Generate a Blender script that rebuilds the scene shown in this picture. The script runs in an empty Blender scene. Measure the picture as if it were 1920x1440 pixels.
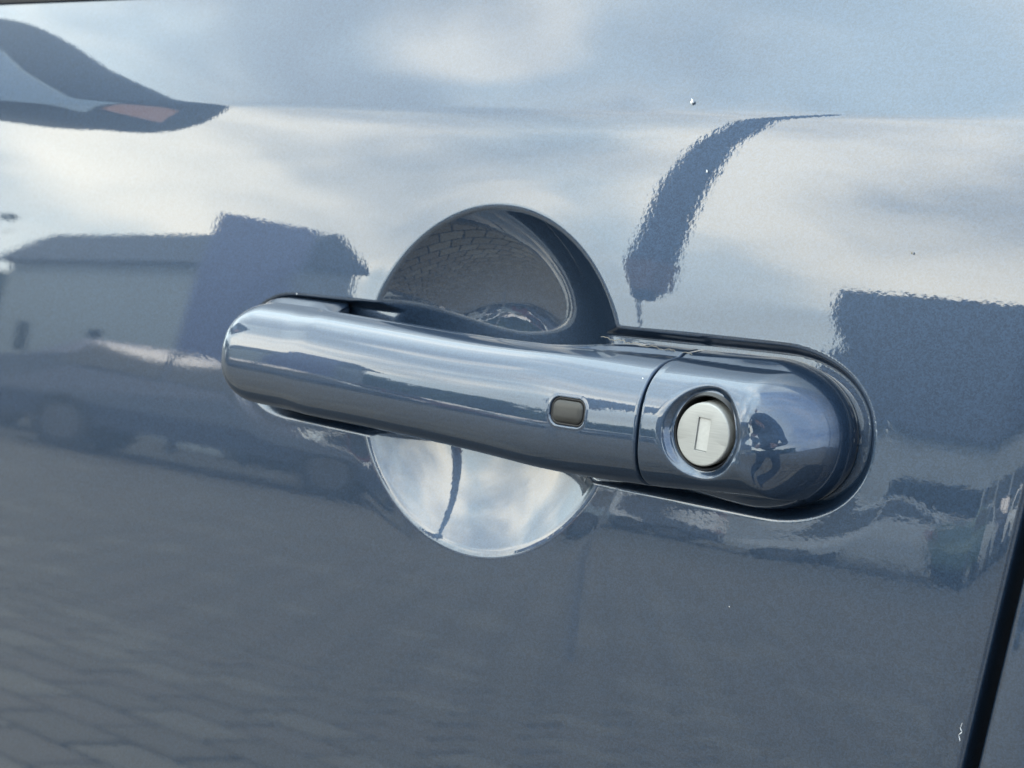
import bpy, bmesh, math, random
import numpy as np
from mathutils import Vector, Matrix
R = math.radians
random.seed(7); rng = np.random.default_rng(7)
S = bpy.context.scene
COL = S.collection
Z0 = 0.90                      # height of the middle of the handle cup above the ground

# ------------------------------------------------------------------ camera
YAW, PITCH = 40.5, 10.02
cd = bpy.data.cameras.new('camera'); cam = bpy.data.objects.new('camera', cd); COL.objects.link(cam)
S.camera = cam
cam.location = (0.37177, -0.42084, Z0 + 0.09833)
cam.rotation_euler = (R(90 - PITCH), 0, R(YAW))
cd.sensor_width = 36; cd.lens = 36 * 3339 / 1920
cd.clip_start = 0.02; cd.clip_end = 2000
cd.dof.use_dof = True; cd.dof.focus_distance = 0.50; cd.dof.aperture_fstop = 33

# ------------------------------------------------------------------ world, sun, exposure
SUN_EL, SUN_AZ = 38, 20        # sun behind the car, half veiled by cloud
W = bpy.data.worlds.new('World'); S.world = W; W.use_nodes = True
nt = W.node_tree; nt.nodes.clear()
class NT:
    def __init__(s, t): s.t = t
    def n(s, typ, ins=None, **kw):
        k = s.t.nodes.new(typ)
        for a, b in kw.items(): setattr(k, a, b)
        for a, b in (ins or {}).items():
            if isinstance(b, bpy.types.NodeSocket): s.t.links.new(b, k.inputs[a])
            else: k.inputs[a].default_value = b
        return k
    def math(s, op, a, b=0.0, c=None, clamp=False):
        k = s.n('ShaderNodeMath', {0: a, 1: b}, operation=op, use_clamp=clamp)
        if c is not None: s.t.links.new(c, k.inputs[2]) if isinstance(c, bpy.types.NodeSocket) else setattr(k.inputs[2], 'default_value', c)
        return k.outputs[0]
    def vmath(s, op, a, b=(0, 0, 0)):
        k = s.n('ShaderNodeVectorMath', {0: a, 1: b}, operation=op)
        return k.outputs[1] if op in ('DOT_PRODUCT', 'LENGTH', 'DISTANCE') else k.outputs[0]
    def ramp(s, f, stops, interp='LINEAR'):
        k = s.n('ShaderNodeValToRGB', {0: f}); e = k.color_ramp; e.interpolation = interp
        while len(e.elements) < len(stops): e.elements.new(0.5)
        for el, (p, c) in zip(e.elements, stops):
            el.position = p; el.color = (*c, 1) if len(c) == 3 else c
        return k.outputs[0]
    def mix(s, f, a, b, typ='MIX'):
        k = s.n('ShaderNodeMix', data_type='RGBA', blend_type=typ)
        for i, v in ((0, f), (6, a), (7, b)):
            if isinstance(v, bpy.types.NodeSocket): s.t.links.new(v, k.inputs[i])
            else: k.inputs[i].default_value = v if i == 0 else (*v, 1)
        return k.outputs[2]
    def map(s, v, a, b, c=0, d=1, smooth=True):
        return s.n('ShaderNodeMapRange', {0: v, 1: a, 2: b, 3: c, 4: d}, interpolation_type='SMOOTHSTEP' if smooth else 'LINEAR').outputs[0]
g = NT(nt)
sky = g.n('ShaderNodeTexSky', sky_type='NISHITA', sun_disc=False, sun_elevation=R(SUN_EL), sun_rotation=R(SUN_AZ), air_density=1.1, dust_density=1.5, ozone_density=1.2)
tc = g.n('ShaderNodeTexCoord').outputs['Generated']
sep = g.n('ShaderNodeSeparateXYZ', {0: tc})
zz = g.math('MAXIMUM', sep.outputs[2], 0.0)
den = g.math('ADD', zz, 0.62)
px = g.math('DIVIDE', sep.outputs[0], den); py = g.math('DIVIDE', sep.outputs[1], den)
pv = g.n('ShaderNodeCombineXYZ', {0: px, 1: py, 2: 0.0}).outputs[0]
w1 = g.n('ShaderNodeTexNoise', {'Vector': pv, 'Scale': 1.6, 'Detail': 3.0}).outputs['Color']
pw = g.vmath('ADD', pv, g.vmath('SCALE', g.vmath('SUBTRACT', w1, (.5, .5, .5))))
pw.node.inputs[1].links[0].from_node.inputs['Scale'].default_value = 0.5
c1 = g.n('ShaderNodeTexNoise', {'Vector': pw, 'Scale': 2.1, 'Detail': 7.0, 'Roughness': 0.5}).outputs['Fac']
c2 = g.n('ShaderNodeTexNoise', {'Vector': pw, 'Scale': 5.0, 'Detail': 6.0, 'Roughness': 0.55}).outputs['Fac']
cover = g.map(c1, 0.34, 0.56)
heap = 0.0                      # sunlit heaps of cumulus: azimuth from the door's outward normal, elevation, half width, weight
for az_, el_, wd_, wt_ in ((49.5, 15.5, 5.5, .45), (47.0, 12.0, 4.0, .3), (31.5, 19.0, 5.0, .4), (26.0, 17.0, 5.0, .35), (55.5, 36.0, 2.6, .5), (38, 28, 5, .22), (62, 13, 4, .2), (20, 30, 8, .2)):
    dv = (-math.sin(R(az_)) * math.cos(R(el_)), -math.cos(R(az_)) * math.cos(R(el_)), math.sin(R(el_)))
    hp = g.map(g.vmath('DOT_PRODUCT', tc, dv), math.cos(R(wd_ * 1.9)), math.cos(R(wd_ * .2)), 0, wt_)
    heap = g.math('ADD', hp, heap)
lit = g.map(g.math('ADD', c2, g.math('MULTIPLY', heap, g.map(c1, .25, .6, .5, 1.0))), 0.40, 0.86)
ccol = g.mix(lit, (16.4, 19.6, 20.4), (33.5, 32.0, 27.0))
skyc = g.mix(1.0, sky.outputs[0], (1.0, 1.0, 1.0), 'MULTIPLY')
hazec = g.mix(g.map(sep.outputs[2], 0.0, 0.30), (8.2, 8.4, 8.0), (0, 0, 0), 'MIX')
base = g.mix(g.map(sep.outputs[2], -0.02, 0.45, 0.8, 0.5), skyc, (17.5, 19.2, 19.0))
side = g.map(g.math('DIVIDE', sep.outputs[0], g.math('MAXIMUM', g.vmath('LENGTH', g.n('ShaderNodeCombineXYZ', {0: sep.outputs[0], 1: sep.outputs[1], 2: 0.0}).outputs[0]), 0.001)), .55, .95)
base = g.mix(g.math('MULTIPLY', side, .8), base, (3.2, 5.0, 8.6))
cover = g.math('MULTIPLY', cover, g.map(c2, .50, .62, 1, 1)) if False else g.math('MULTIPLY', cover, g.math('SUBTRACT', 1.0, g.math('MULTIPLY', side, .75)))
allc = g.mix(g.math('MULTIPLY', cover, 0.9), base, ccol)
bg = g.n('ShaderNodeBackground', {0: allc, 1: 0.12})
g.t.links.new(bg.outputs[0], g.n('ShaderNodeOutputWorld').inputs[0])
ld = bpy.data.lights.new('sun', 'SUN'); sun = bpy.data.objects.new('sun', ld); COL.objects.link(sun)
ld.energy = 1.0; ld.angle = R(12); ld.color = (1, .94, .86)
a = R(SUN_AZ); sd = Vector((math.sin(a) * math.cos(R(SUN_EL)), math.cos(a) * math.cos(R(SUN_EL)), math.sin(R(SUN_EL))))
sun.rotation_euler = sd.to_track_quat('Z', 'Y').to_euler()
sun.location = (0, 0, 8)
S.view_settings.view_transform = 'Standard'; S.view_settings.look = 'None'
S.view_settings.exposure = 1.0; S.view_settings.gamma = 1

# ------------------------------------------------------------------ helpers
def mat(name):
    m = bpy.data.materials.new(name); m.use_nodes = True
    g = NT(m.node_tree); p = m.node_tree.nodes['Principled BSDF']
    return m, g, p
def setp(g, p, **kw):
    for k, v in kw.items():
        s = p.inputs[k.replace('_', ' ')]
        if isinstance(v, bpy.types.NodeSocket): g.t.links.new(v, s)
        else: s.default_value = (*v, 1) if isinstance(v, tuple) and len(v) == 3 else v
def simple(name, col, rough=.5, metal=0., spec=.5, coat=0., var=.12, scale=30., bump=0.):
    m, g, p = mat(name)
    o = g.n('ShaderNodeTexCoord').outputs['Object']
    nz = g.n('ShaderNodeTexNoise', {'Vector': o, 'Scale': scale, 'Detail': 5.0}).outputs['Fac']
    f = g.map(nz, .3, .7)
    setp(g, p, Base_Color=g.mix(f, tuple(c * (1 - var) for c in col), tuple(min(1, c * (1 + var)) for c in col)), Metallic=metal, Coat_Weight=coat)
    setp(g, p, Roughness=g.map(nz, .3, .7, rough * .85, min(1, rough * 1.15)))
    p.inputs['Specular IOR Level'].default_value = spec
    if bump:
        b = g.n('ShaderNodeBump', {'Strength': bump, 'Distance': .002, 'Height': nz}); g.t.links.new(b.outputs[0], p.inputs['Normal'])
    return m
def paint(name, base=(.020, .041, .079), peel=.5, flake=.5, coat_ior=1.74, dist=.00004):
    """metallic paint: soft flake layer under a hard clear coat with a faint orange peel"""
    m, g, p = mat(name)
    o = g.n('ShaderNodeTexCoord').outputs['Object']
    fl = g.n('ShaderNodeTexVoronoi', {'Vector': o, 'Scale': 2600.0}, feature='F1')
    cell = fl.outputs['Color']
    fsep = g.n('ShaderNodeSeparateColor', {0: cell})
    fine = g.map(fsep.outputs[0], 0.0, 1.0, 1 - flake * .55, 1 + flake * .55, smooth=False)
    col = g.vmath('SCALE', g.n('ShaderNodeRGB').outputs[0]); col.node.inputs[0].links[0].from_node.outputs[0].default_value = (*base, 1)
    g.t.links.new(fine, col.node.inputs['Scale'])
    setp(g, p, Base_Color=col, Metallic=.62, Roughness=.36)
    fn = g.n('ShaderNodeBump', {'Strength': .35 * flake, 'Distance': .00018, 'Height': fsep.outputs[1]})
    g.t.links.new(fn.outputs[0], p.inputs['Normal'])
    p.inputs['Coat Weight'].default_value = 1; p.inputs['Coat Roughness'].default_value = .012
    p.inputs['Coat IOR'].default_value = coat_ior
    n1 = g.n('ShaderNodeTexNoise', {'Vector': o, 'Scale': 650.0, 'Detail': 2.0, 'Roughness': .45}).outputs['Fac']
    n2 = g.n('ShaderNodeTexNoise', {'Vector': o, 'Scale': 90.0, 'Detail': 1.0}).outputs['Fac']
    h = g.math('ADD', n1, g.math('MULTIPLY', n2, .12))
    cb = g.n('ShaderNodeBump', {'Strength': peel, 'Distance': dist, 'Height': h})
    g.t.links.new(cb.outputs[0], p.inputs['Coat Normal'])
    return m
def me_np(name, V, F, smooth=True, normals=None):
    me = bpy.data.meshes.new(name); V = np.asarray(V, float)
    me.from_pydata(V.tolist(), [], F.tolist() if isinstance(F, np.ndarray) else F); me.update()
    if smooth: me.shade_smooth()
    if normals is not None: me.normals_split_custom_set_from_vertices([tuple(x) for x in normals])
    return me
def link(name, me, m, parent=None, loc=None):
    o = bpy.data.objects.new(name, me); COL.objects.link(o)
    if m is not None:
        me.materials.clear(); me.materials.append(m)
    if loc is not None: o.location = loc
    if parent is not None: o.parent = parent
    return o
def tag(o, label=None, cat=None, group=None, kind=None):
    for k, v in (('label', label), ('category', cat), ('group', group), ('kind', kind)):
        if v: o[k] = v
    return o
def empty(name, loc=(0, 0, 0), rz=0):
    o = bpy.data.objects.new(name, None); COL.objects.link(o); o.location = loc; o.rotation_euler = (0, 0, rz); o.empty_display_size = .05
    return o
def bmesh_obj(name, bm, m, parent=None, smooth=False, loc=None):
    me = bpy.data.meshes.new(name); bm.to_mesh(me); bm.free()
    if smooth: me.shade_smooth()
    return link(name, me, m, parent, loc)
def box(bm, x0, x1, y0, y1, z0, z1, bev=0.0, seg=2):
    r = bmesh.ops.create_cube(bm, size=1)
    bmesh.ops.scale(bm, vec=(x1 - x0, y1 - y0, z1 - z0), verts=r['verts'])
    bmesh.ops.translate(bm, vec=((x0 + x1) / 2, (y0 + y1) / 2, (z0 + z1) / 2), verts=r['verts'])
    if bev: bmesh.ops.bevel(bm, geom=list({e for v in r['verts'] for e in v.link_edges}), offset=bev, segments=seg, affect='EDGES', profile=.5)
def grid_faces(nr, nc, close=False, flip=False):
    i, j = np.meshgrid(np.arange(nr - 1), np.arange(nc if close else nc - 1), indexing='ij')
    j2 = (j + 1) % nc
    F = np.stack([i * nc + j, i * nc + j2, (i + 1) * nc + j2, (i + 1) * nc + j], -1).reshape(-1, 4)
    return F[:, ::-1] if flip else F
def sstep(x): x = np.clip(x, 0, 1); return x * x * x * (x * (6 * x - 15) + 10)
def smax(a, b, k): h = np.clip(.5 + .5 * (a - b) / k, 0, 1); return b + (a - b) * h + k * h * (1 - h)
def lerp(x, pts): p = np.array(pts, float); return np.interp(x, p[:, 0], p[:, 1])
def slerp(x, pts):
    """interpolate through the points with eased steps"""
    p = np.array(pts, float); x = np.asarray(x, float); i = np.clip(np.searchsorted(p[:, 0], x) - 1, 0, len(p) - 2)
    t = np.clip((x - p[i, 0]) / (p[i + 1, 0] - p[i, 0]), 0, 1); t = t * t * (3 - 2 * t)
    return p[i, 1] + (p[i + 1, 1] - p[i, 1]) * t

def cr(x, pts):
    """smooth curve through the points"""
    p = np.array(pts, float); x = np.clip(np.asarray(x, float), p[0, 0], p[-1, 0]); m = np.gradient(p[:, 1], p[:, 0])
    i = np.clip(np.searchsorted(p[:, 0], x) - 1, 0, len(p) - 2); d = p[i + 1, 0] - p[i, 0]; t = (x - p[i, 0]) / d
    return (2*t**3-3*t**2+1)*p[i, 1] + (t**3-2*t**2+t)*d*m[i] + (-2*t**3+3*t**2)*p[i+1, 1] + (t**3-t**2)*d*m[i+1]

# ------------------------------------------------------------------ materials
M = {}
M['paint'] = paint('slate_blue_metallic_paint', peel=.11, flake=.55)
M['paint_fine'] = paint('slate_blue_handle_paint', peel=.14, flake=.35, dist=.00003, coat_ior=1.66)
M['rubber'] = simple('black_rubber', (.012, .012, .014), .55)
M['dark'] = simple('black_plastic', (.008, .009, .012), .4)
M['button'] = simple('dark_grey_button_plastic', (.020, .020, .020), .42, scale=400)
M['glass_dark'] = simple('tinted_window_glass', (.01, .012, .014), .03, spec=.9)
M['white'] = simple('white_lint', (.75, .75, .75), .8)
M['straw'] = simple('dry_straw', (.20, .18, .15), .8)
# brushed metal of the lock
m, g, p = mat('brushed_lock_metal')
o = g.n('ShaderNodeTexCoord').outputs['Object']
st = g.n('ShaderNodeTexNoise', {'Vector': g.vmath('MULTIPLY', o, (120., 2500., 2500.)), 'Scale': 1.0, 'Detail': 4.0}).outputs['Fac']
setp(g, p, Base_Color=g.mix(g.map(st, .3, .7), (.285, .285, .278), (.32, .32, .312)), Metallic=.5, Roughness=.55)
g.t.links.new(g.n('ShaderNodeBump', {'Strength': .08, 'Distance': .0001, 'Height': st}).outputs[0], p.inputs['Normal'])
M['lock'] = m
M['shutter'] = simple('pale_keyhole_metal', (.40, .40, .39), .5, metal=.4, scale=900, var=.06)

# ------------------------------------------------------------------ ground
def pavement():
    m, g, p = mat('jointing_sand')
    o = g.n('ShaderNodeTexCoord').outputs['Object']
    n = g.n('ShaderNodeTexNoise', {'Vector': o, 'Scale': 60.0, 'Detail': 6.0}).outputs['Fac']
    # far from the blocks that can be told apart the joints are only a pattern
    bk = g.n('ShaderNodeTexBrick', {'Vector': o, 'Scale': 1.0, 'Mortar Size': .0085, 'Brick Width': .279, 'Row Height': .189,
             'Color1': (.125, .112, .094, 1), 'Color2': (.15, .137, .115, 1), 'Mortar': (.01, .011, .014, 1)}).outputs[0]
    near = g.n('ShaderNodeSeparateXYZ', {0: o})
    inside = g.math('MULTIPLY', g.math('GREATER_THAN', near.outputs[0], -13.9), g.math('GREATER_THAN', near.outputs[1], -14.0))
    inside = g.math('MULTIPLY', inside, g.math('LESS_THAN', near.outputs[0], 2.2))
    setp(g, p, Base_Color=g.mix(inside, bk, (.008, .009, .012)), Roughness=.9)
    me = me_np('pavement', [(-300, -300, -.004), (300, -300, -.004), (300, 300, -.004), (-300, 300, -.004)], [(0, 1, 2, 3)], False)
    gr = tag(link('pavement', me, m), kind='structure')
    mats = [simple('paver_%s' % k, c, .85, var=.16, scale=25., bump=.3) for k, c in (('brown_grey', (.135, .116, .093)), ('pale_grey', (.17, .150, .122)), ('rose_grey', (.142, .120, .098)))]
    L, Wd, gp = .262, .172, .017
    def block():
        bm = bmesh.new(); box(bm, -L / 2, L / 2, -Wd / 2, Wd / 2, -.05, 0.004)
        top = [e for e in bm.edges if all(v.co.z > 0 for v in e.verts)]
        bmesh.ops.bevel(bm, geom=top, offset=.006, segments=1, affect='EDGES')
        bmesh.ops.delete(bm, geom=[f for f in bm.faces if f.normal.z < -.5], context='FACES')
        return bm
    cells = []
    for j in range(71):
        y = -.6 - j * (Wd + gp)
        for i in range(57):
            x = -13.7 + i * (L + gp) + (j % 2) * (L + gp) / 2
            cells.append((x, y))
    cells.sort(key=lambda c: (c[0] + 2.5) ** 2 + (c[1] + 2.1) ** 2)
    protos = []
    for k in range(3):
        me = bpy.data.meshes.new('paver'); b = block(); b.to_mesh(me); b.free(); me.materials.append(mats[k]); protos.append(me)
    for k, (x, y) in enumerate(cells[:300]):
        o = bpy.data.objects.new('paver', protos[random.choice((0, 0, 1, 2))]); COL.objects.link(o); o.parent = gr
        o.location = (x, y, random.uniform(-.0015, .0015)); o.rotation_euler = (random.gauss(0, .004), random.gauss(0, .004), random.gauss(0, .006))
    b = block(); b.verts.ensure_lookup_table(); v0 = np.array([v.co[:] for v in b.verts]); f0 = [[v.index for v in f.verts] for f in b.faces]; b.free()
    V, F, MI = [], [], []
    for (x, y) in cells[300:]:
        n = len(V) * len(v0); V.append(v0 + (x, y, random.uniform(-.0015, .0015))); F += [[i + n for i in f] for f in f0]; MI += [random.choice((0, 0, 1, 2))] * len(f0)
    me = me_np('paver_field', np.concatenate(V), F, False)
    for mm in mats: me.materials.append(mm)
    me.polygons.foreach_set('material_index', MI)
    o = bpy.data.objects.new('paver_field', me); COL.objects.link(o); o.parent = gr; o['kind'] = 'stuff'
pavement()

# ------------------------------------------------------------------ car side
ZC = 0.09833                   # camera height above the cup centre: the tilt table is measured from it
TK = [(-.60, -6), (-.40, 1), (-.29, 4.5), (-.20, 6.6), (-.117, 8), (-.068, 10.3), (-.035, 12.5), (-.0216, 14.4), (-.0140, 17.0), (-.0118, 22.3), (0, 24.5), (.03, 26), (.2, 27)]
_z = np.linspace(-.7, .3, 10001); _a = np.interp(_z - 0.0, [k[0] for k in TK], [k[1] for k in TK])
ker = np.hanning(25); ker /= ker.sum(); _a = np.convolve(np.pad(_a, 12, 'edge'), ker, 'valid')
_t = np.tan(np.radians(_a)); _y = np.concatenate([[0], np.cumsum((_t[1:] + _t[:-1]) / 2 * np.diff(_z))])
_y -= np.interp(-ZC, _z, _y)
def yd(z): return np.interp(np.asarray(z) - ZC, _z, _y)       # body side, z from the cup centre
TILT = float(yd(.02) - yd(-.02)) / .04

def poly_sd(P, X, Z):
    """signed distance (inside > 0) to closed polygon P"""
    d = np.full(X.shape, 1e9); ins = np.zeros(X.shape, bool)
    for (ax, az), (bx, bz) in zip(P, np.roll(P, -1, 0)):
        ex, ez = bx - ax, bz - az; wx, wz = X - ax, Z - az
        t = np.clip((wx * ex + wz * ez) / (ex * ex + ez * ez), 0, 1)
        d = np.minimum(d, (wx - ex * t) ** 2 + (wz - ez * t) ** 2)
        c = ((az > Z) != (bz > Z)) & (X < (bx - ax) * (Z - az) / (bz - az + 1e-12) + ax); ins ^= c
    d = np.sqrt(d); return np.where(ins, d, -d)
def slot_outline():
    top, bot = [], []
    xl, xr = -.1165, .1398
    for t in np.linspace(0, 1, 121):
        x = xl + (xr - xl) * (1 - math.cos(math.pi * t)) / 2
        h = np.interp(x, [-.09, .105], [.0212, .0240])
        if x < -.089: h *= max(0, 1 - ((-.089 - x) / .0275) ** 2.2) ** (1 / 2.2)
        if x > .107: h *= max(0, 1 - ((x - .107) / .0328) ** 2.2) ** (1 / 2.2)
        c = np.interp(x, [-.1, .1], [-.0012, -.0020])
        top.append((x, c + h)); bot.append((x, c - h))
    return np.array(top + bot[-2:0:-1])
SLOT = slot_outline()
def recess(X, Z):
    near = (X > -.17) & (X < .20) & (Z > -.08) & (Z < .08)
    sd = np.full(X.shape, -.2); sd[near] = poly_sd(SLOT, X[near], Z[near])
    slot = .0052 * sstep((sd + .0012) / .0046) + .00022 * sstep((sd + .013) / .014)
    r = np.hypot(X, Z)
    rr = r / .0552
    low = .0100 * (1 - rr ** 3.6) * (1 + .32 * Z / .0552); top = .0142 * (1 - rr ** 3.0) * (1 + .10 * Z / .0552)
    bowl = low + (top - low) * sstep((Z + .026) / .038)
    cup = smax(np.where(r < .0552, bowl, -.7 * (r - .0552)), np.zeros_like(r), .0009)
    cup = cup + .00015 * sstep((.066 - r) / .012)
    return smax(slot, cup, .0012)
def edge_x(z): return .1846 + (z + .0104) * .133
def axis(segs):
    out = [segs[0][0]]
    for a, b, st in segs:
        n = max(1, int(round((b - a) / st))); out += list(np.linspace(a, b, n + 1)[1:])
    return np.array(out)
def door_mesh():
    xs = axis([(-.95, -.40, .02), (-.40, -.20, .004), (-.20, -.125, .0015), (-.125, .148, .0005), (.148, .17, .001), (.17, .181, .0005)])
    zs = axis([(-.55, -.25, .01), (-.25, -.075, .002), (-.075, .065, .0005), (.065, .078, .0007), (.078, .092, .0003), (.092, .1277, .0007)])
    X, Z = np.meshgrid(xs, zs)
    sh = np.clip((X - .150) / (.181 - .150), 0, 1)
    X = X + sh * (edge_x(Z) - .0020 - .181)
    def height(X, Z): 
        e = edge_x(Z) - X                                # distance to the rear edge
        return yd(Z) + recess(X, Z) + .0012 * np.clip(1 - e / .012, 0, 1) ** 2 + .12 * (X / 1.0) ** 2 * .12
    Y = height(X, Z); h = 2e-5
    Nx = -(height(X + h, Z) - height(X - h, Z)) / (2 * h); Nz = -(height(X, Z + h) - height(X, Z - h)) / (2 * h)
    N = np.stack([-Nx, -np.ones_like(X), -Nz], -1)
    N = np.stack([-Nx * -1 * -1, -np.ones_like(X), -Nz], -1)
    # surface y=f(x,z): outward normal (fx, -1, fz)
    N = np.stack([-Nx, -np.ones_like(X), -Nz], -1); N /= np.linalg.norm(N, axis=-1, keepdims=True)
    # roll the rear edge into the gap
    ex, ey, en = [], [], []
    fx = -Nx[:, -1]; a0 = np.arctan(fx)
    Rr = .0020
    cols = []
    for t in np.linspace(.15, 1, 7):
        a = a0 + (math.pi / 2 - a0) * t
        cols.append((X[:, -1] + Rr * (np.sin(a) - np.sin(a0)), Y[:, -1] + Rr * (np.cos(a0) - np.cos(a)), np.stack([np.sin(a), -np.cos(a), 0 * a], -1)))
    cols.append((cols[-1][0], cols[-1][1] + .022, cols[-1][2]))
    for cx, cy, cn in cols:
        X = np.c_[X, cx]; Y = np.c_[Y, cy]; Z = np.c_[Z, zs]; N = np.concatenate([N, cn[:, None, :]], 1)
    # fold the top edge behind the window seal
    nr, nc = X.shape
    V = np.stack([X, Y, Z], -1).reshape(-1, 3)
    return me_np('panel', V, grid_faces(nr, nc), True, N.reshape(-1, 3))
car = tag(empty('car', (0, 0, Z0)), 'slate blue metallic car seen close at its front door handle', 'car')
door = link('door', door_mesh(), M['paint'], car)

def rear_panel():
    xs = np.concatenate([np.linspace(0, 1, 9) ** 2 * .03, np.linspace(.05, .75, 20)])
    zs = axis([(-.55, .1277, .004)])
    X0, Z = np.meshgrid(xs, zs); X = edge_x(Z) + .0052 + X0
    f = lambda X, Z: yd(Z) + .0010 * np.clip(1 - (X - edge_x(Z) - .0052) / .008, 0, 1) ** 2 + .0144 * X ** 2 + .0004
    Y = f(X, Z); h = 1e-4
    N = np.stack([(f(X + h, Z) - f(X - h, Z)) / (2 * h), -np.ones_like(X), (f(X, Z + h) - f(X, Z - h)) / (2 * h)], -1)
    N /= np.linalg.norm(N, axis=-1, keepdims=True)
    cols = []
    for t in np.linspace(1, .2, 6):
        a = math.pi / 2 * t
        cols.append((X[:, 0] - .0018 * math.sin(a), Y[:, 0] + .0018 * (1 - math.cos(a)), np.tile([-math.sin(a), -math.cos(a), 0], (len(zs), 1))))
    cols.insert(0, (cols[0][0], cols[0][1] + .022, cols[0][2]))
    X = np.c_[np.stack([c[0] for c in cols], 1), X]; Y = np.c_[np.stack([c[1] for c in cols], 1), Y]
    N = np.concatenate([np.stack([c[2] for c in cols], 1), N], 1); Z = np.tile(zs[:, None], (1, X.shape[1]))
    return me_np('rear_panel', np.stack([X, Y, Z], -1).reshape(-1, 3), grid_faces(*X.shape), True, N.reshape(-1, 3))
link('rear_body_panel', rear_panel(), M['paint'], car)
# rubber strip at the bottom of the gap
def strip():
    zs = np.linspace(-.55, .1277, 60); V = []
    for z in zs:
        x = float(edge_x(z)); y = float(yd(z)) + .016
        V += [(x - .004, y, z), (x + .010, y, z)]
    return me_np('gap_seal', V, grid_faces(len(zs), 2, flip=False), False)
link('door_gap_seal', strip(), M['rubber'], car)
# window seal and glass above
zt = .1277; yt = float(yd(zt))
def sweep(profile, xs):
    V = [(x, y + .0144 * x * x, z) for x in xs for (y, z) in profile]
    return grid_faces(len(xs), len(profile), True), V
xs = list(np.linspace(-.95, .184, 40))
F, V = sweep([(yt - .0012, zt - .001), (yt - .001, zt + .006), (yt + .003, zt + .0115), (yt + .010, zt + .013), (yt + .012, zt - .004)], xs)
link('window_seal', me_np('seal', V, F, False), M['rubber'], car)
F, V = sweep([(yt + .009, zt + .008), (yt + .20, zt + .40), (yt + .205, zt + .40), (yt + .014, zt + .006)], xs)
link('window', me_np('window', V, F, False), M['glass_dark'], car)

# ------------------------------------------------------------------ door handle
handle = link('door_handle', me_np('hub', [(0, .012, -.01), (.01, .012, -.01), (.01, .012, .01), (0, .012, .01)], [(0, 1, 2, 3)], False), M['dark'], car)
def place(x, w, z):            # handle space (mm): along the car, outwards, up -> car space
    x = np.asarray(x) / 1000; w = np.asarray(w) / 1000; z = np.asarray(z) / 1000
    return np.stack([x, TILT * z - w, z], -1)
XS = 78.0                      # where the grip meets the lock housing
LX, LZ, HR = 99.0, -.5, 10.2   # lock centre and radius of its hole
def zA(x): return zcn(x) - slerp(x, [(-110, 0), (50, 0), (76, .95), (112, 2.3), (140, 2.3)])
def zcn(x): return cr(x, [(-110, .8), (-70, .5), (-35, -.1), (10, -1.4), (60, -2.3), (78, -2.1), (110, -1.0), (140, -1.0)])
def hB(x):
    h = cr(x, [(-110, 17.2), (-70, 17.4), (-35, 17.1), (10, 17.2), (60, 18.5), (78, 18.3), (110, 17.4), (140, 17.4)])
    h = h * np.maximum(1e-6, 1 - np.clip((-91 - x) / 17.3, 0, 1) ** 2.3) ** (1 / 2.3)
    return h
def params(x):
    wf = cr(x, [(-110, 21.0), (-30, 23.0), (40, 22.8), (78, 22.2), (140, 22.2)])
    wm = slerp(x, [(-110, 7), (-76, 7.5), (-60, 10.5), (30, 10.5), (76, 4.5), (140, 4.5)])
    k = np.maximum(1e-6, 1 - np.clip((-97.5 - x) / 11.1, 0, 1) ** 2.7) ** (1 / 2.7)
    wf = wm + (wf - wm) * k
    wa = slerp(x, [(-110, -4.5), (-70, -4.5), (-58, 10.3), (30, 10.3), (66, -5), (140, -5)])
    da = slerp(x, [(-110, 26), (-80, 26), (-62, .1), (30, .1), (76, 34.0), (106, 42), (140, 42)])
    dl = slerp(x, [(-110, 1.2), (-72, 1.2), (-60, .05), (34, .05), (76, 2.1), (112, 3.8), (140, 3.8)])
    return wf, wm, wa, da * np.where(x < 0, k, 1), dl * np.where(x < 0, k, 1)
def gauge(x, z, xe, a, zc, h, n):
    dx = np.maximum(0, x - xe) / a; dz = np.abs(z - zc) / h
    return (dx ** n + dz ** n) ** (1 / n)
def Hf(x, z):
    wf, wm, wa, da, dl = params(x); zc = zcn(x); h = hB(x)
    rA = gauge(x, z, 104.5, 28.6, zA(x), h + dl, 2.15)
    rB = gauge(x, z, 100.0, 90.0, zc - .2 * np.clip((x - 78) / 20, 0, 1), h - .3 * np.clip((x - 78) / 20, 0, 1), 2.45)
    dxx = np.maximum(0, x - 104.5) / 28.6; dzz = np.abs(z - zA(x)) / (h + dl)
    wx = np.where(x < -40, 1.0, sstep((np.arctan2(dxx, dzz + 1e-6) / (math.pi / 2)) / .85))
    wx_end = wx; wx = np.where(x < 0, 1.0, 0.0)
    A = wa + wx * da * np.maximum(0, 1 - rA ** 1.2) + (1 - wx) * da * .5 * np.maximum(0, 1 - rA ** 3) ** .6
    cap = slerp(x, [(-110, 12), (70, 12), (100, 15.5), (140, 15.5)]); A = -smax(-A, -cap, 1.6)
    nB = 2.6
    B = np.where(rB < 1, wm + (wf - wm) * np.maximum(0, 1 - np.minimum(rB, 1) ** nB) ** (1 / nB), wm - 40 * (rB - 1))
    E = wa + wx_end * 28.4 * np.maximum(0, 1 - rA ** 1.8) ** .556 + (1 - wx_end) * 30 * np.maximum(0, 1 - rA ** 3.5) ** .5
    H = smax(B, A, np.where(x < 0, 2.2, 1.8))
    H = np.where(x > 80, -smax(-H, -E, 1.6), H)

    r = np.hypot(x - LX, z - LZ)
    H = H - 2.2 * sstep((13.4 - r) / 3.2) - .35 * sstep((15.5 - r) / 5)
    return H
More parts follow.
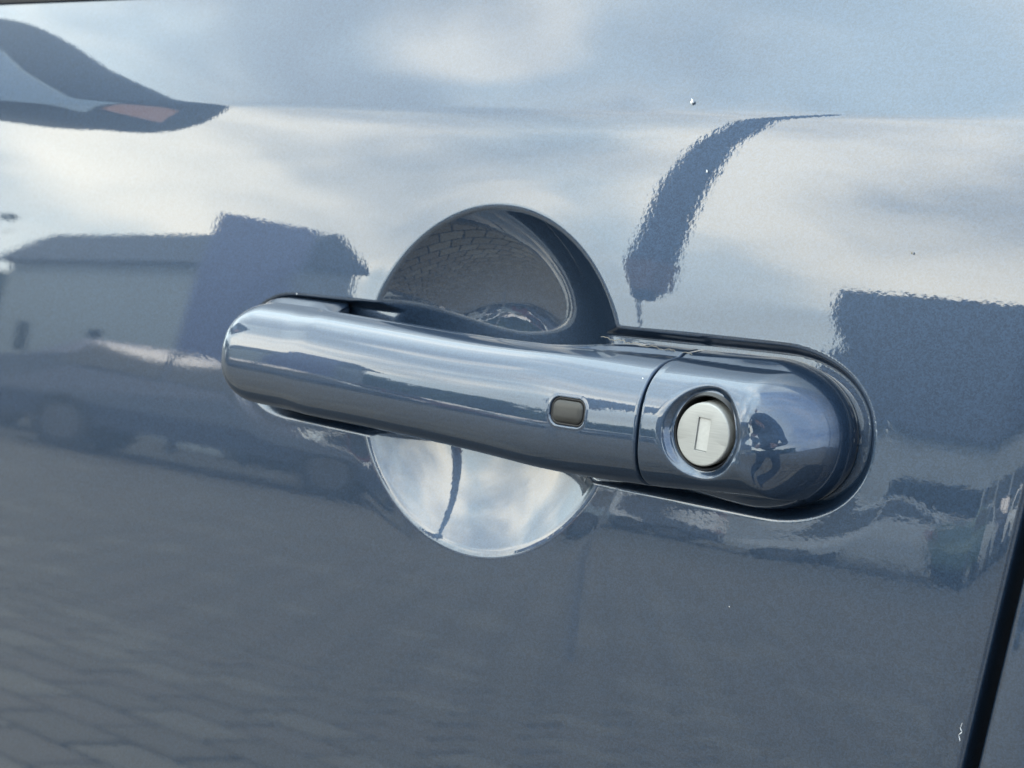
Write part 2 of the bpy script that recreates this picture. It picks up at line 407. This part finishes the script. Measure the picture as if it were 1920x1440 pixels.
def rrect(x, z, cx, cz, a, b, r):
    qx = np.abs(x - cx) - (a - r); qz = np.abs(z - cz) - (b - r)
    return np.hypot(np.maximum(qx, 0), np.maximum(qz, 0)) + np.minimum(np.maximum(qx, qz), 0) - r
BX, BZ, BA, BB, BR = 52.8, -.1, 6.25, 3.95, 3.0
def grip():
    xs = axis([(-108.25, -106, .15), (-106, -90, .4), (-90, -64, 1.0), (-64, -50, .35), (-50, 42, 1.2), (42, 63.2, .2), (63.2, XS - 1.2, .5), (XS - 1.2, XS - .35, .17)])
    nf, nb = 241, 60
    t = np.linspace(-1, 1, nf)
    V = []
    for x in xs:
        wf, wm, wa, da, dl = [float(v) for v in params(np.array([x]))[:5]]
        zc = float(zA(x)); h = float(hB(x)) + dl
        sc = 0
        e = x - (XS - 1.2)
        if e > 0: sc = .85 - math.sqrt(max(0, .85 ** 2 - min(e, .85) ** 2))
        z = zc + h * np.sin(t * math.pi / 2); w = Hf(np.full_like(z, x), z)
        w = np.maximum(w, wa)
        d = rrect(x, z, BX, BZ, BA, BB, BR)
        w = w - 1.3 * sstep((.20 - d) / .4) + .10 * np.exp(-((d - .55) / .35) ** 2)
        w = w - sc; z = zc + (z - zc) * (1 - sc / h)
        wb = float(slerp(x, [(-110, -5.0), (-68, -5.0), (-60, 5.5), (-20, 5.0), (30, 5.0), (52, -4.5), (80, -4.5)]))
        u = np.linspace(math.pi / 2, -math.pi / 2, nb + 2)[1:-1]
        n = 5.0; c = np.abs(np.cos(u)) ** (2 / n); s = np.sign(np.sin(u)) * np.abs(np.sin(u)) ** (2 / n)
        zb = zc + h * (1 - sc / h) * s; w_b = wa + (wb - wa) * c
        V.append(place(np.full(nf + nb, x), np.r_[w, w_b], np.r_[z, zb]))
    V = np.array(V); nr, nc = V.shape[:2]
    F = grid_faces(nr, nc, True).tolist()
    Vf = V.reshape(-1, 3)
    cl = V[0].mean(0); cr = V[-1].mean(0); n0 = len(Vf); Vf = np.r_[Vf, [cl, cr]]
    for j in range(nc):
        F.append([j, n0, (j + 1) % nc]); F.append([(nr - 1) * nc + j, (nr - 1) * nc + (j + 1) % nc, n0 + 1])
    me = me_np('grip', Vf, F, True)
    bm = bmesh.new(); bm.from_mesh(me); bmesh.ops.recalc_face_normals(bm, faces=bm.faces); 
    for e in bm.edges:
        if len(e.link_faces) == 2 and e.calc_face_angle() > 1.0: e.smooth = False
    bm.to_mesh(me); bm.free()
    return me
link('grip', grip(), M['paint_fine'], handle)
def housing():
    xs = axis([(XS + .35, XS + 1.2, .17), (XS + 1.2, 88, .4), (88, 110.5, .22), (110.5, 126, .3), (126, 131.5, .2), (131.5, 132.9, .06), (132.9, 133.09, .02), (133.09, 133.0995, .002)])
    nf = 221; t = np.linspace(-1, 1, nf); V = []; keep = []
    first = None
    for k, x in enumerate(xs):
        dl = float(params(np.array([x]))[4]); zc = float(zA(x)); h0 = float(hB(x)) + dl
        dx = max(0, x - 104.5) / 28.6; h = h0 * max(1e-7, 1 - dx ** 2.15) ** (1 / 2.15)
        z = zc + h * np.sin(t * math.pi / 2); w = Hf(np.full_like(z, x), z)
        e = XS + 1.2 - x; sc = 0
        if e > 0: sc = .85 - math.sqrt(max(0, .85 ** 2 - min(e, .85) ** 2))
        w = w - sc
        xx = np.full_like(z, x)
        r = np.hypot(xx - LX, z - LZ); sn = np.abs(r - HR) < .17
        f = np.where(sn, HR / np.maximum(r, .1), 1); xx = LX + (xx - LX) * f; z = LZ + (z - LZ) * f
        if k == 0: V.append(place(xx, np.full_like(w, -6), z)); keep.append(np.ones_like(r, bool))
        V.append(place(xx, w, z)); keep.append(np.hypot(xx - LX, z - LZ) >= HR - .01)
    V.append(place(np.full(nf, xs[-1]), np.full(nf, -8.), zA(xs[-1]) + 0 * t)); keep.append(np.ones(nf, bool))
    V = np.array(V); K = np.array(keep).reshape(-1); nr, nc = V.shape[:2]
    # skirt that carries the side wall down to the recess floor
    F = grid_faces(nr, nc); F = F[K[F].all(1)]
    Vf = V.reshape(-1, 3); F = F.tolist(); n0 = len(Vf)
    extra = []
    for side in (0, nc - 1):
        b = len(Vf) + len(extra)
        for i in range(nr): v = V[i, side].copy(); v[1] = max(v[1], .0085 + TILT * v[2]); extra.append(v)
        for i in range(nr - 1):
            q = [i * nc + side, (i + 1) * nc + side, b + i + 1, b + i]; F.append(q if side else q[::-1])
    return me_np('lock_housing', np.r_[Vf, extra], F, True)
house = link('lock_housing', housing(), M['paint_fine'], handle)
def disc(name, prof, m, cx, cz, parent, seg=72, sx=1.0, sz=1.0):
    """turned piece facing outwards: prof = [(radius, w)] in mm"""
    V = []
    for r, w in prof:
        a = np.linspace(0, 2 * math.pi, seg, endpoint=False)
        x = cx + r * np.cos(a); z = cz + r * np.sin(a)
        V.append(place(x, np.full(seg, w) + (z - cz) * 0, z))
    V = np.array(V); nr = len(prof); F = grid_faces(nr, seg, True).tolist()
    F.append([(nr - 1) * seg + j for j in range(seg)])
    me = me_np(name, V.reshape(-1, 3), F, True)
    bm = bmesh.new(); bm.from_mesh(me); bmesh.ops.recalc_face_normals(bm, faces=bm.faces)
    for e in bm.edges:
        if len(e.link_faces) == 2 and e.calc_face_angle() > .6: e.smooth = False
    bm.to_mesh(me); bm.free()
    return link(name, me, m, parent)
WL = 20.2
disc('lock_collar', [(10.9, 18.2), (10.2, 19.3), (9.9, 19.0), (9.8, 12), (9.0, 10.5)], M['dark'], LX, LZ, handle)
CX, CZ = LX - .1, LZ - .5
def lock_mesh():
    seg = 120; an = np.linspace(0, 2 * math.pi, seg, endpoint=False); V = []
    for r, w in [(8.75, 11), (8.75, WL - .6), (8.68, WL - .35), (8.5, WL - .12), (8.25, WL)]:
        V.append(place(CX + r * np.cos(an), np.full(seg, w), CZ + r * np.sin(an)))
    def rect(a, b): k = 1 / np.maximum(np.abs(np.cos(an)) / a, np.abs(np.sin(an)) / b); return k * np.cos(an), k * np.sin(an)
    c, s_ = math.cos(R(-3)), math.sin(R(-3))
    for a, b, w in ((2.12, 4.6, WL), (2.08, 4.56, WL - .05), (2.06, 4.54, WL - .9)):
        x, z = rect(a, b); V.append(place(CX + c * x - s_ * z, np.full(seg, w), CZ + s_ * x + c * z))
    V = np.array(V); me = me_np('lock_cylinder', V.reshape(-1, 3), grid_faces(len(V), seg, True), True)
    bm = bmesh.new(); bm.from_mesh(me); bmesh.ops.recalc_face_normals(bm, faces=bm.faces)
    for e in bm.edges:
        if len(e.link_faces) == 2 and e.calc_face_angle() > .45: e.smooth = False
    bm.to_mesh(me); bm.free(); return me
link('lock_cylinder', lock_mesh(), M['lock'], handle)
def shutter():
    bm = bmesh.new(); box(bm, -2.0, 2.0, -4.48, 4.48, 0, 1.0, .08, 2)
    bmesh.ops.rotate(bm, matrix=Matrix.Rotation(R(-3), 3, 'Z'), verts=bm.verts, cent=(0, 0, 0))
    me = bpy.data.meshes.new('keyhole_shutter')
    for v in bm.verts:
        x, z, w = v.co; v.co = place(CX + x, WL - 1.5 + w, CZ + z).tolist()
    bmesh.ops.recalc_face_normals(bm, faces=bm.faces); bm.to_mesh(me); bm.free()
    return me
link('keyhole_shutter', shutter(), M['shutter'], handle)
def ring_rect(cx, cz, a, b, r, off, seg=10):
    pts = []
    for qx, qz, a0 in ((1, 1, 0), (-1, 1, 90), (-1, -1, 180), (1, -1, 270)):
        for k in range(seg + 1):
            t = R(a0 + 90 * k / seg); pts.append((cx + qx * (a - r) + (r - off) * math.cos(t), cz + qz * (b - r) + (r - off) * math.sin(t)))
    return pts
def button():
    V = []; n = None
    for off, dw in ((.70, -1.6), (.70, -.35), (.80, -.12), (1.0, .06), (1.5, .22), (2.1, .33), (2.6, .38)):
        p = ring_rect(BX, BZ, BA, BB, BR, off); n = len(p)
        V.append([place(x, float(Hf(np.array([x]), np.array([z]))[0]) + dw, z) for x, z in p])
    V = np.array(V); F = grid_faces(len(V), n, True).tolist(); F.append([(len(V) - 1) * n + j for j in range(n)])
    me = me_np('lock_button', V.reshape(-1, 3), F, True)
    bm = bmesh.new(); bm.from_mesh(me); bmesh.ops.recalc_face_normals(bm, faces=bm.faces); bm.to_mesh(me); bm.free(); return me
link('sensor_button', button(), M['button'], handle)
def gasket():
    V = []; n = None
    for off, dw in ((-.15, -.75), (.0, -.35), (.62, -.40), (.75, -1.4)):
        p = ring_rect(BX, BZ, BA, BB, BR, off); n = len(p)
        V.append([place(x, float(Hf(np.array([x]), np.array([z]))[0]) + dw, z) for x, z in p])
    V = np.array(V)
    return me_np('gasket', V.reshape(-1, 3), grid_faces(len(V), n, True, True), True)
link('button_gasket', gasket(), M['rubber'], handle)

# ------------------------------------------------------------------ side mirror of the same car, seen only as a reflection in the door
def ellipsoid_mesh(name, c, s, n=2.6, nu=40, nv=24, cut=None):
    V = []
    for i in range(nv + 1):
        v = -math.pi / 2 + math.pi * i / nv
        for j in range(nu):
            u = 2 * math.pi * j / nu
            f = lambda t: math.copysign(abs(t) ** (2 / n), t)
            V.append((c[0] + s[0] * f(math.cos(v)) * f(math.cos(u)), c[1] + s[1] * f(math.cos(v)) * f(math.sin(u)), c[2] + s[2] * f(math.sin(v))))
    return me_np(name, V, grid_faces(nv + 1, nu, True), True)
MX, MY, MZ = -.74, -.235, .298
mh = link('side_mirror', ellipsoid_mesh('side_mirror', (MX - .055, MY - .018, MZ + .004), (.075, .149, .081), 2.5), M['paint_fine'], car)
link('mirror_bezel', ellipsoid_mesh('bezel', (MX + .012, MY - .018, MZ + .004), (.018, .148, .080), 2.8), simple('satin_black_plastic', (.03, .035, .045), .6, spec=.25), mh)
for o_ in (mh, bpy.data.objects['mirror_bezel']):
    for v in o_.data.vertices: v.co.z -= .11 * (v.co.y - MY)
glm, g, p = mat('mirror_glass'); setp(g, p, Base_Color=(.42, .48, .50), Metallic=1.0, Roughness=.01)
bm = bmesh.new(); box(bm, MX + .029, MX + .033, MY - .045, MY + .100, MZ - .048, MZ + .016, .0015)
bmesh_obj('mirror_glass', bm, glm, mh)
glr, g, p = mat('painted_red_reflection'); setp(g, p, Base_Color=(.60, .30, .20), Metallic=1.0, Roughness=.03)  # added pane: reddish tint painted in as the reflection of a red building
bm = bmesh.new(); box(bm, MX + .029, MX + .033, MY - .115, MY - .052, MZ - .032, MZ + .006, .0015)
bmesh_obj('painted_red_reflection', bm, glr, mh)
bm = bmesh.new(); box(bm, MX - .07, MX - .01, MY + .09, .02, MZ - .14, MZ - .06, .012)
bmesh_obj('mirror_arm', bm, M['dark'], mh)

# ------------------------------------------------------------------ car park opposite, seen as reflections
def polar(az, d): return (-math.sin(R(az)) * d, -math.cos(R(az)) * d)
def flag(x, y):
    r = tag(empty('furled_flag', (x, y, 0)), 'tall navy flag hanging furled round its pole in the car park', 'flag')
    def lathe(prof, seg=20, wob=0):
        V = []
        for z, rad in prof:
            for j in range(seg):
                a = 2 * math.pi * j / seg; q = rad * (1 + wob * math.sin(5 * a + z * 2)); V.append((q * math.cos(a), q * math.sin(a), z))
        return me_np('p', V, grid_faces(len(prof), seg, True), True)
    link('pole', lathe([(0, .022), (1.9, .022), (5.0, .018)]), simple('flagpole_metal', (.22, .22, .23), .6), r)
    link('flag', lathe([(1.82, .01), (1.84, .07), (2.1, .088), (2.9, .082), (3.8, .072), (4.6, .055), (5.05, .03), (5.1, .004)], 40, .25), simple('flag_cloth', (.035, .045, .10), .85), r)
    link('strap', lathe([(1.98, .095), (2.2, .097)], 40, .25), simple('flag_strap', (.13, .07, .07), .8), r)
flag(*polar(36.1, 6.0))
tyre = simple('tyre', (.02, .02, .02), .8); rim_m = simple('wheel_rim', (.10, .10, .11), .45, .5)
def vehicle(name, x, y, rz, prof, width, body_m, label, cat, lower=None, group=None, lower_z=0):
    """prof: side outline [(x, z, half width factor)] ; a smooth body with windows, wheels and lamps"""
    r = tag(empty(name, (x, y, 0), rz), label, cat, group)
    P = prof['outline']; nx = len(P); rows = [-1, -.97, -.85, 0, .85, .97, 1]
    V = []; F = []
    for k in rows:
        ins = {1: .06, .97: .02, .85: 0}.get(abs(k), 0)
        for (px_, pz_) in P:
            cx = sum(q[0] for q in P) / nx; taper = 1 - .16 * max(0, pz_ - prof['belt']) / .5 * (1 if prof.get('taper', 1) else 0)
            V.append((cx + (px_ - cx) * (1 - ins * .3), k * width / 2 * taper, max(.22, pz_ - ins * .4)))
    F = grid_faces(len(rows), nx, True).tolist(); F.append(list(range(nx))); F.append([(len(rows) - 1) * nx + j for j in range(nx)])
    me = me_np('body', V, F, False); bm = bmesh.new(); bm.from_mesh(me); bmesh.ops.recalc_face_normals(bm, faces=bm.faces); bm.to_mesh(me); bm.free()
    link('body', me, body_m, r)
    if lower is not None:
        x0 = min(q[0] for q in P); x1 = max(q[0] for q in P)
        for s in (-1, 1):
            bm = bmesh.new(); ya = s * (width / 2 + .004); box(bm, x0 + .15, x1 - .12, min(ya, ya + s * .02), max(ya, ya + s * .02), .30, lower_z, .008); bmesh_obj('side_panel', bm, lower, r)
    for poly in prof['windows']:
        for s in (-1, 1):
            V = []
            for d in (.004, -.012):
                for (a, b) in poly:
                    taper = 1 - .16 * max(0, b - prof['belt']) / .5 * (1 if prof.get('taper', 1) else 0); V.append((a, s * (width / 2 * taper + d), b))
            n = len(poly); F = [list(range(n)), list(range(n, 2 * n))] + [[i, (i + 1) % n, n + (i + 1) % n, n + i] for i in range(n)]
            link('window', me_np('window', V, F, False), M['glass_dark'], r)
    for wx in prof['wheels']:
        for s in (-1, 1):
            for nm, rad, wd, mm in (('tyre', .31, .20, tyre), ('rim', .20, .215, rim_m)):
                bm = bmesh.new(); bmesh.ops.create_cone(bm, cap_ends=True, segments=24, radius1=rad, radius2=rad, depth=wd)
                bmesh.ops.rotate(bm, matrix=Matrix.Rotation(R(90), 3, 'X'), verts=bm.verts, cent=(0, 0, 0)); bmesh.ops.translate(bm, vec=(wx, s * (width / 2 - .09), .31), verts=bm.verts)
                bmesh_obj(nm, bm, mm, r)
    x0 = min(q[0] for q in P); x1 = max(q[0] for q in P)
    for xx, mm in ((x0, 'tail'), (x1, 'head')):
        for s in (-1, 1):
            bm = bmesh.new(); sg = -1 if xx == x0 else 1; box(bm, min(xx, xx + sg * .03) , max(xx, xx + sg * .03), s * width * .36 - .16, s * width * .36 + .16, .72, .86, .01)
            bmesh_obj(mm + 'light', bm, LM[mm], r)
    return r
LM = {'tail': simple('tail_lamp', (.35, .02, .02), .2), 'head': simple('head_lamp', (.6, .6, .6), .1)}
CAR = dict(belt=.92, outline=[(-2.05, .35), (-2.12, .6), (-2.05, .95), (-1.75, 1.05), (-1.25, 1.42), (-.3, 1.48), (.35, 1.42), (1.05, .98), (1.85, .80), (2.08, .62), (2.05, .35)],
           windows=[[(-1.45, 1.0), (-1.15, 1.34), (-.42, 1.40), (-.42, .98)], [(-.34, .98), (-.34, 1.40), (.30, 1.35), (.80, .98)]], wheels=[-1.3, 1.3])
VAN = dict(belt=9, taper=0, outline=[(-2.7, .35), (-2.75, .7), (-2.72, 2.35), (-2.6, 2.5), (1.1, 2.5), (1.45, 2.38), (2.0, 1.5), (2.65, 1.15), (2.78, .7), (2.72, .35)],
           windows=[[(.75, 1.42), (.75, 2.05), (1.38, 2.05), (1.80, 1.42)]], wheels=[-1.75, 1.75])
def carpaint(n, c): return simple(n, c, .3, .3, coat=1., var=.05, scale=3.)
pale = carpaint('pale_silver_paint', (.42, .44, .45)); navy = carpaint('dark_navy_paint', (.03, .04, .075)); violet = carpaint('violet_blue_paint', (.10, .12, .25))
grey = carpaint('grey_blue_paint', (.25, .30, .34)); dred = carpaint('dark_red_paint', (.16, .03, .035)); white = carpaint('white_paint', (.7, .7, .7)); green = carpaint('bottle_green_paint', (.05, .10, .08))
x, y = polar(65, 28); vehicle('parked_van', x, y, R(-62), VAN, 1.9, white, 'white van at the far left of the parked row', 'van')
cols = [(44, 22, dred, 'dark red'), (40.5, 23, grey, 'grey blue'), (36.5, 24, navy, 'dark navy'), (32, 24, white, 'white'), (49.5, 16.5, navy, 'dark navy'), (61, 19.5, navy, 'navy'), (27, 24, pale, 'silver grey'), (20, 24, green, 'bottle green'), (16, 24, pale, 'silver'), (10, 25, navy, 'navy'), (3, 25, white, 'white'), (-5, 24, grey, 'grey'), (-13, 24, violet, 'violet'), (-24, 24, pale, 'silver'), (-36, 25, navy, 'navy')]
cols.sort(key=lambda c: -c[0])
ordn = ['first', 'second', 'third', 'fourth', 'fifth', 'sixth', 'seventh', 'eighth', 'ninth', 'tenth', 'eleventh', 'twelfth', 'thirteenth', 'fourteenth', 'fifteenth', 'last']
for (az, d, mm, cn), w_ in zip(cols, ordn):
    x, y = polar(az, d); vehicle('parked_car', x, y, R(-az + random.uniform(-12, 12)), CAR, 1.78, mm, '%s hatchback, %s from the left in the row mirrored in the paint' % (cn, w_), 'car', group='cars parked across the car park')
def tree(az, d, h, wd, k):
    x, y = polar(az, d); r = tag(empty('tree', (x, y, 0)), 'tree' , 'tree', 'trees beyond the car park')
    r['label'] = 'green leafy tree in the tree line beyond the parked cars'
    rr = np.random.default_rng(k + 5)
    V = [(.22 * math.cos(a), .22 * math.sin(a), 0) for a in np.linspace(0, 6.28, 8, False)] + [(.10 * math.cos(a), .10 * math.sin(a), h * .7) for a in np.linspace(0, 6.28, 8, False)]
    link('trunk', me_np('trunk', V, grid_faces(2, 8, True)), bark, r)
    cl = rr.normal(size=(26, 3)) * (wd * .30, wd * .30, h * .17) + (0, 0, h * .58)
    n = 4200; c = cl[rr.integers(0, 26, n)] + rr.normal(size=(n, 3)) * .45 * (wd / 5); c[:, 2] = np.clip(c[:, 2], .5, h)
    a = rr.normal(size=(n, 3)); a /= np.linalg.norm(a, axis=1)[:, None]; b = np.cross(a, rr.normal(size=(n, 3))); b /= np.linalg.norm(b, axis=1)[:, None]
    s = rr.uniform(.18, .42, n)[:, None]
    V = np.stack([c - a * s, c + b * s * .7, c + a * s, c - b * s * .7], 1).reshape(-1, 3)
    o = link('crown', me_np('crown', V, np.arange(4 * n).reshape(-1, 4), False), leaf[k % 2], r)
bark = simple('bark', (.12, .09, .07), .9)
leaf = [simple('leaves_dark', (.05, .085, .04), .7, var=.4, scale=1.5), simple('leaves_green', (.07, .11, .045), .7, var=.4, scale=1.5)]
k = 0
for az in np.arange(-55, 84, 5.2):
    k += 1; d = random.uniform(38, 46); hh = random.uniform(3.2, 4.6) + (3.0 if az > 61 else 0)
    tree(az + random.uniform(-1.2, 1.2), d, hh, 6.5, k)
# long hall far left and a red brick building on the right
def building(name, az, d, L_, D_, H_, rz, mw, mr, label):
    x, y = polar(az, d); r = tag(empty(name, (x, y, 0), rz), label, 'building')
    bm = bmesh.new(); box(bm, -L_ / 2, L_ / 2, -D_ / 2, D_ / 2, 0, H_); bmesh_obj('wall', bm, mw, r)
    me = me_np('roof', [(-L_ / 2 - .3, -D_ / 2 - .3, H_), (L_ / 2 + .3, -D_ / 2 - .3, H_), (L_ / 2 + .3, D_ / 2 + .3, H_), (-L_ / 2 - .3, D_ / 2 + .3, H_), (-L_ / 2 - .3, 0, H_ * 1.3), (L_ / 2 + .3, 0, H_ * 1.3)], [(0, 1, 5, 4), (2, 3, 4, 5), (0, 4, 3), (1, 2, 5), (0, 3, 2, 1)], False)
    link('roof', me, mr, r)
    n = int(L_ / 3)
    for i in range(n):
        for s in (-1, 1):
            bm = bmesh.new(); x0 = -L_ / 2 + (i + .5) * L_ / n; ya = s * D_ / 2; box(bm, x0 - .30, x0 + .30, min(ya, ya + s * .03), max(ya, ya + s * .03), 1.2, min(2.0, H_ - .6)); bmesh_obj('window', bm, M['glass_dark'], r)
roofm = simple('slate_roof', (.07, .075, .09), .7); 
building('warehouse', 52.6, 27.4, 11.4, 1.4, 3.75, R(17), simple('pale_cladding', (.34, .38, .40), .6), simple('blue_slate_roof', (.05, .06, .09), .7), 'pale clad warehouse with dark blue roof beyond the parked cars')
x, y = polar(49.6, 20.0); r = tag(empty('sign_pylon', (x, y, 0), R(-49.6)), 'tall plain violet blue sign pylon in front of the warehouse', 'sign')
bm = bmesh.new(); box(bm, -.60, .60, -.12, .12, 1.3, 4.5, .02); bmesh_obj('panel', bm, simple('violet_blue_panel', (.15, .17, .32), .6), r)
bm = bmesh.new(); box(bm, -.5, -.38, -.06, .06, 0, 1.3); bmesh_obj('post', bm, M['dark'], r)
bm = bmesh.new(); box(bm, .38, .5, -.06, .06, 0, 1.3); bmesh_obj('post', bm, M['dark'], r)
building('brick_house', 14, 44, 12, 8, 4.6, R(-8), simple('red_brick', (.30, .12, .08), .9), roofm, 'red brick building with dark roof beyond the cars')

def showroom():
    x, y = polar(29.9, 30.0); r = tag(empty('showroom', (x, y, 0), 0), 'flat roofed showroom with dark upper storey and pale glazed ground floor', 'building')
    X0, X1, Y0 = .0, 24.0, 0.0
    bm = bmesh.new(); box(bm, X0, X1, -12, Y0, 3.35, 7.35); bmesh_obj('upper_storey', bm, simple('dark_blue_grey_cladding', (.075, .085, .12), .7, var=.05, scale=.6), r)
    bm = bmesh.new(); box(bm, X0 + .3, X1 - .3, -11.6, Y0 - .4, 0, 3.35); bmesh_obj('ground_floor', bm, simple('pale_render', (.40, .42, .42), .8, scale=1.), r)
    for i in range(7):
        bm = bmesh.new(); box(bm, X0 + .9 + i * 3.3, X0 + 3.7 + i * 3.3, Y0 - .40, Y0 - .36, 1.3, 2.1); w = bmesh_obj('window', bm, M['glass_dark'], r)
        bm = bmesh.new(); box(bm, X0 + .85 + i * 3.3, X0 + 3.75 + i * 3.3, Y0 - .36, Y0 - .30, 1.2, 1.3); bmesh_obj('sill', bm, simple('sill', (.5, .5, .5), .6), w)
showroom()

# ------------------------------------------------------------------ photographer, mirrored in the end of the handle
def photographer():
    F_ = Vector((-math.sin(R(YAW)), math.cos(R(YAW)), 0)); B = -F_; Rt = Vector((math.cos(R(YAW)), math.sin(R(YAW)), 0))
    c = Vector((cam.location.x, cam.location.y, 0)) + B * .52
    r = tag(empty('person', (c.x, c.y, 0)), 'standing person in dark clothes holding a camera at chest height', 'person')
    def P(s, f, z): return Rt * s + F_ * f + Vector((0, 0, z))
    def skin(name, pts, edges, rad, m, sub=2, root=0):
        me = bpy.data.meshes.new(name); me.from_pydata([tuple(q) for q in pts], edges, []); o = link(name, me, m, r)
        sk = o.modifiers.new('s', 'SKIN'); sk.use_smooth_shade = True
        for i, q in enumerate(rad): me.skin_vertices[0].data[i].radius = q if isinstance(q, tuple) else (q, q)
        me.skin_vertices[0].data[root].use_root = True
        o.modifiers.new('u', 'SUBSURF').levels = sub; o.modifiers['u'].render_levels = sub
        return o
    skinm = simple('skin', (.50, .30, .22), .55); jacket = simple('dark_jacket', (.03, .035, .05), .85); jeans = simple('dark_jeans', (.035, .045, .08), .9); shoe = simple('pale_shoes', (.45, .44, .42), .7); hair = simple('brown_hair', (.05, .03, .02), .8)
    cp = P(0, .52, cam.location.z)
    pts = [P(0, 0, .96), P(0, 0, 1.15), P(0, .01, 1.34), P(0, .03, 1.46), P(.0, .05, 1.53),
           P(.19, .01, 1.40), P(.27, .05, 1.14), P(.09, .40, 1.02), P(-.19, .01, 1.40), P(-.27, .05, 1.14), P(-.09, .40, 1.02)]
    skin('jacket', pts, [(0, 1), (1, 2), (2, 3), (3, 4), (2, 5), (5, 6), (6, 7), (2, 8), (8, 9), (9, 10)], [(.17, .12), (.16, .115), (.17, .12), (.08, .07), .055, .07, .052, .036, .07, .052, .036], jacket)
    pts = [P(0, 0, .96), P(.10, 0, .88), P(.17, .03, .50), P(.22, -.02, .10), P(-.10, 0, .88), P(-.16, -.03, .50), P(-.20, .05, .10)]
    skin('trousers', pts, [(0, 1), (1, 2), (2, 3), (0, 4), (4, 5), (5, 6)], [(.165, .12), .10, .065, .055, .10, .065, .055], jeans)
    for s, f in ((.22, -.02), (-.20, .05)):
        skin('shoe', [P(s, f - .05, .05), P(s, f + .07, .045), P(s * 1.1, f + .17, .035)], [(0, 1), (1, 2)], [.045, .045, .035], shoe)
    head = skin('head', [P(0, .05, 1.50), P(0, .07, 1.60), P(0, .075, 1.70), P(0, .155, 1.615), P(.075, .07, 1.635), P(-.075, .07, 1.635)], [(0, 1), (1, 2), (1, 3), (1, 4), (1, 5)], [.055, (.075, .09), (.07, .085), .016, .018, .018], skinm)
    for s in (-1, 1):
        bm = bmesh.new(); bmesh.ops.create_uvsphere(bm, u_segments=12, v_segments=8, radius=.012); q = P(.032 * s, .152, 1.655); bmesh.ops.translate(bm, vec=q, verts=bm.verts); bmesh_obj('eye', bm, M['dark'], r, True)
    skin('hair', [P(0, .03, 1.66), P(0, .05, 1.74), P(0, .10, 1.74)], [(0, 1), (1, 2)], [(.08, .085), (.07, .08), .05], hair)
    for s in (-1, 1):
        w0 = P(.09 * s, .40, 1.02); pts = [w0, P(.075 * s, .455, 1.01)]; ed = [(0, 1)]; rd = [.03, (.035, .02)]
        for i in range(4):
            n = len(pts); pts += [P(.072 * s, .47 + .0, 1.035 - i * .019), P(.066 * s, .494, 1.035 - i * .019), P(.045 * s, .499, 1.035 - i * .019)]; ed += [(1, n), (n, n + 1), (n + 1, n + 2)]; rd += [.011, .009, .0085]
        n = len(pts); pts += [P(.06 * s, .455, 1.04), P(.045 * s, .462, 1.045)]; ed += [(1, n), (n, n + 1)]; rd += [.012, .010]
        skin('hand', pts, ed, rd, skinm)
    k = tag(empty('camera_body', (0, 0, 0)), 'small black camera held in both hands by the person', 'camera')
    k.location = (cam.location.x, cam.location.y, cam.location.z); k.rotation_euler = cam.rotation_euler
    bm = bmesh.new(); box(bm, -.055, .055, -.032, .032, .045, .075, .006); bmesh_obj('housing', bm, M['dark'], k)
    bm = bmesh.new(); bmesh.ops.create_cone(bm, cap_ends=True, segments=32, radius1=.026, radius2=.024, depth=.03); bmesh.ops.translate(bm, vec=(0, 0, .028), verts=bm.verts); bmesh_obj('lens', bm, M['dark'], k, False)
photographer()

# ------------------------------------------------------------------ small dirt on the paint
def wire(name, pts, rad, m, label, cat):
    V = []; F = []; pts = [np.array(p, float) for p in pts]
    for p in pts:
        for j in range(6):
            a = j * math.pi / 3; V.append(p + (0, -rad * math.cos(a) - rad * .5, rad * math.sin(a)))
    F = grid_faces(len(pts), 6, True).tolist()
    o = link(name, me_np(name, V, F, True), m); tag(o, label, cat); return o
def on(x, z, w=.0): return (x, float(yd(z)) - w, Z0 + z)
pts = []
for i in range(40):
    t = i / 39; x = .0470 + t * .034; z = .0188 - t * .0018 + (.0003 * math.sin(i * .9) + .0002 * math.sin(i * 2.7)); pts.append((x, TILT * z - .0022 + .0002 * math.sin(i * 3.3), Z0 + z))
wire('straw_wisp', pts, .00012, M['straw'], 'thin dry straw wisp lying in the gap above the handle', 'straw')
def speck(x, z, r, label, w=0, m='white'):
    bm = bmesh.new(); bmesh.ops.create_icosphere(bm, subdivisions=2, radius=r)
    for v in bm.verts: v.co *= 1 + .35 * math.sin(v.co.x * 9000 + v.co.z * 7000); v.co.y *= .5; v.co.z *= 1.5
    o = bmesh_obj('lint_speck', bm, M[m], None, True, on(x, z, w)); tag(o, label, 'lint')
speck(.0665, .0890, .0005, 'single white speck on the crease right of centre', .0004)
speck(.0760, .0690, .00028, 'tiny pale speck inside the dark slanting reflection', .0002)
speck(.0755, .0115, .0002, 'tiny dust grain on top of the lock housing', .0185)
speck(.1005, -.0530, .00012, 'tiny dust grain low on the door below the lock', .0002)
speck(.1450, .0500, .00025, 'small grey mark on the upper door right of the slanting reflection', .0001, 'straw')
speck(-.0900, .0205, .0002, 'dust grain above the left end of the grip', .0002)
b = [(.1748, -.0690), (.1744, -.0702), (.1750, -.0712), (.1742, -.0722), (.1747, -.0735)]
o = wire('lint_tuft', [on(x, z, .0006) for x, z in b], .00022, M['white'], 'white lint tuft stuck at the door edge near the bottom right', 'lint')
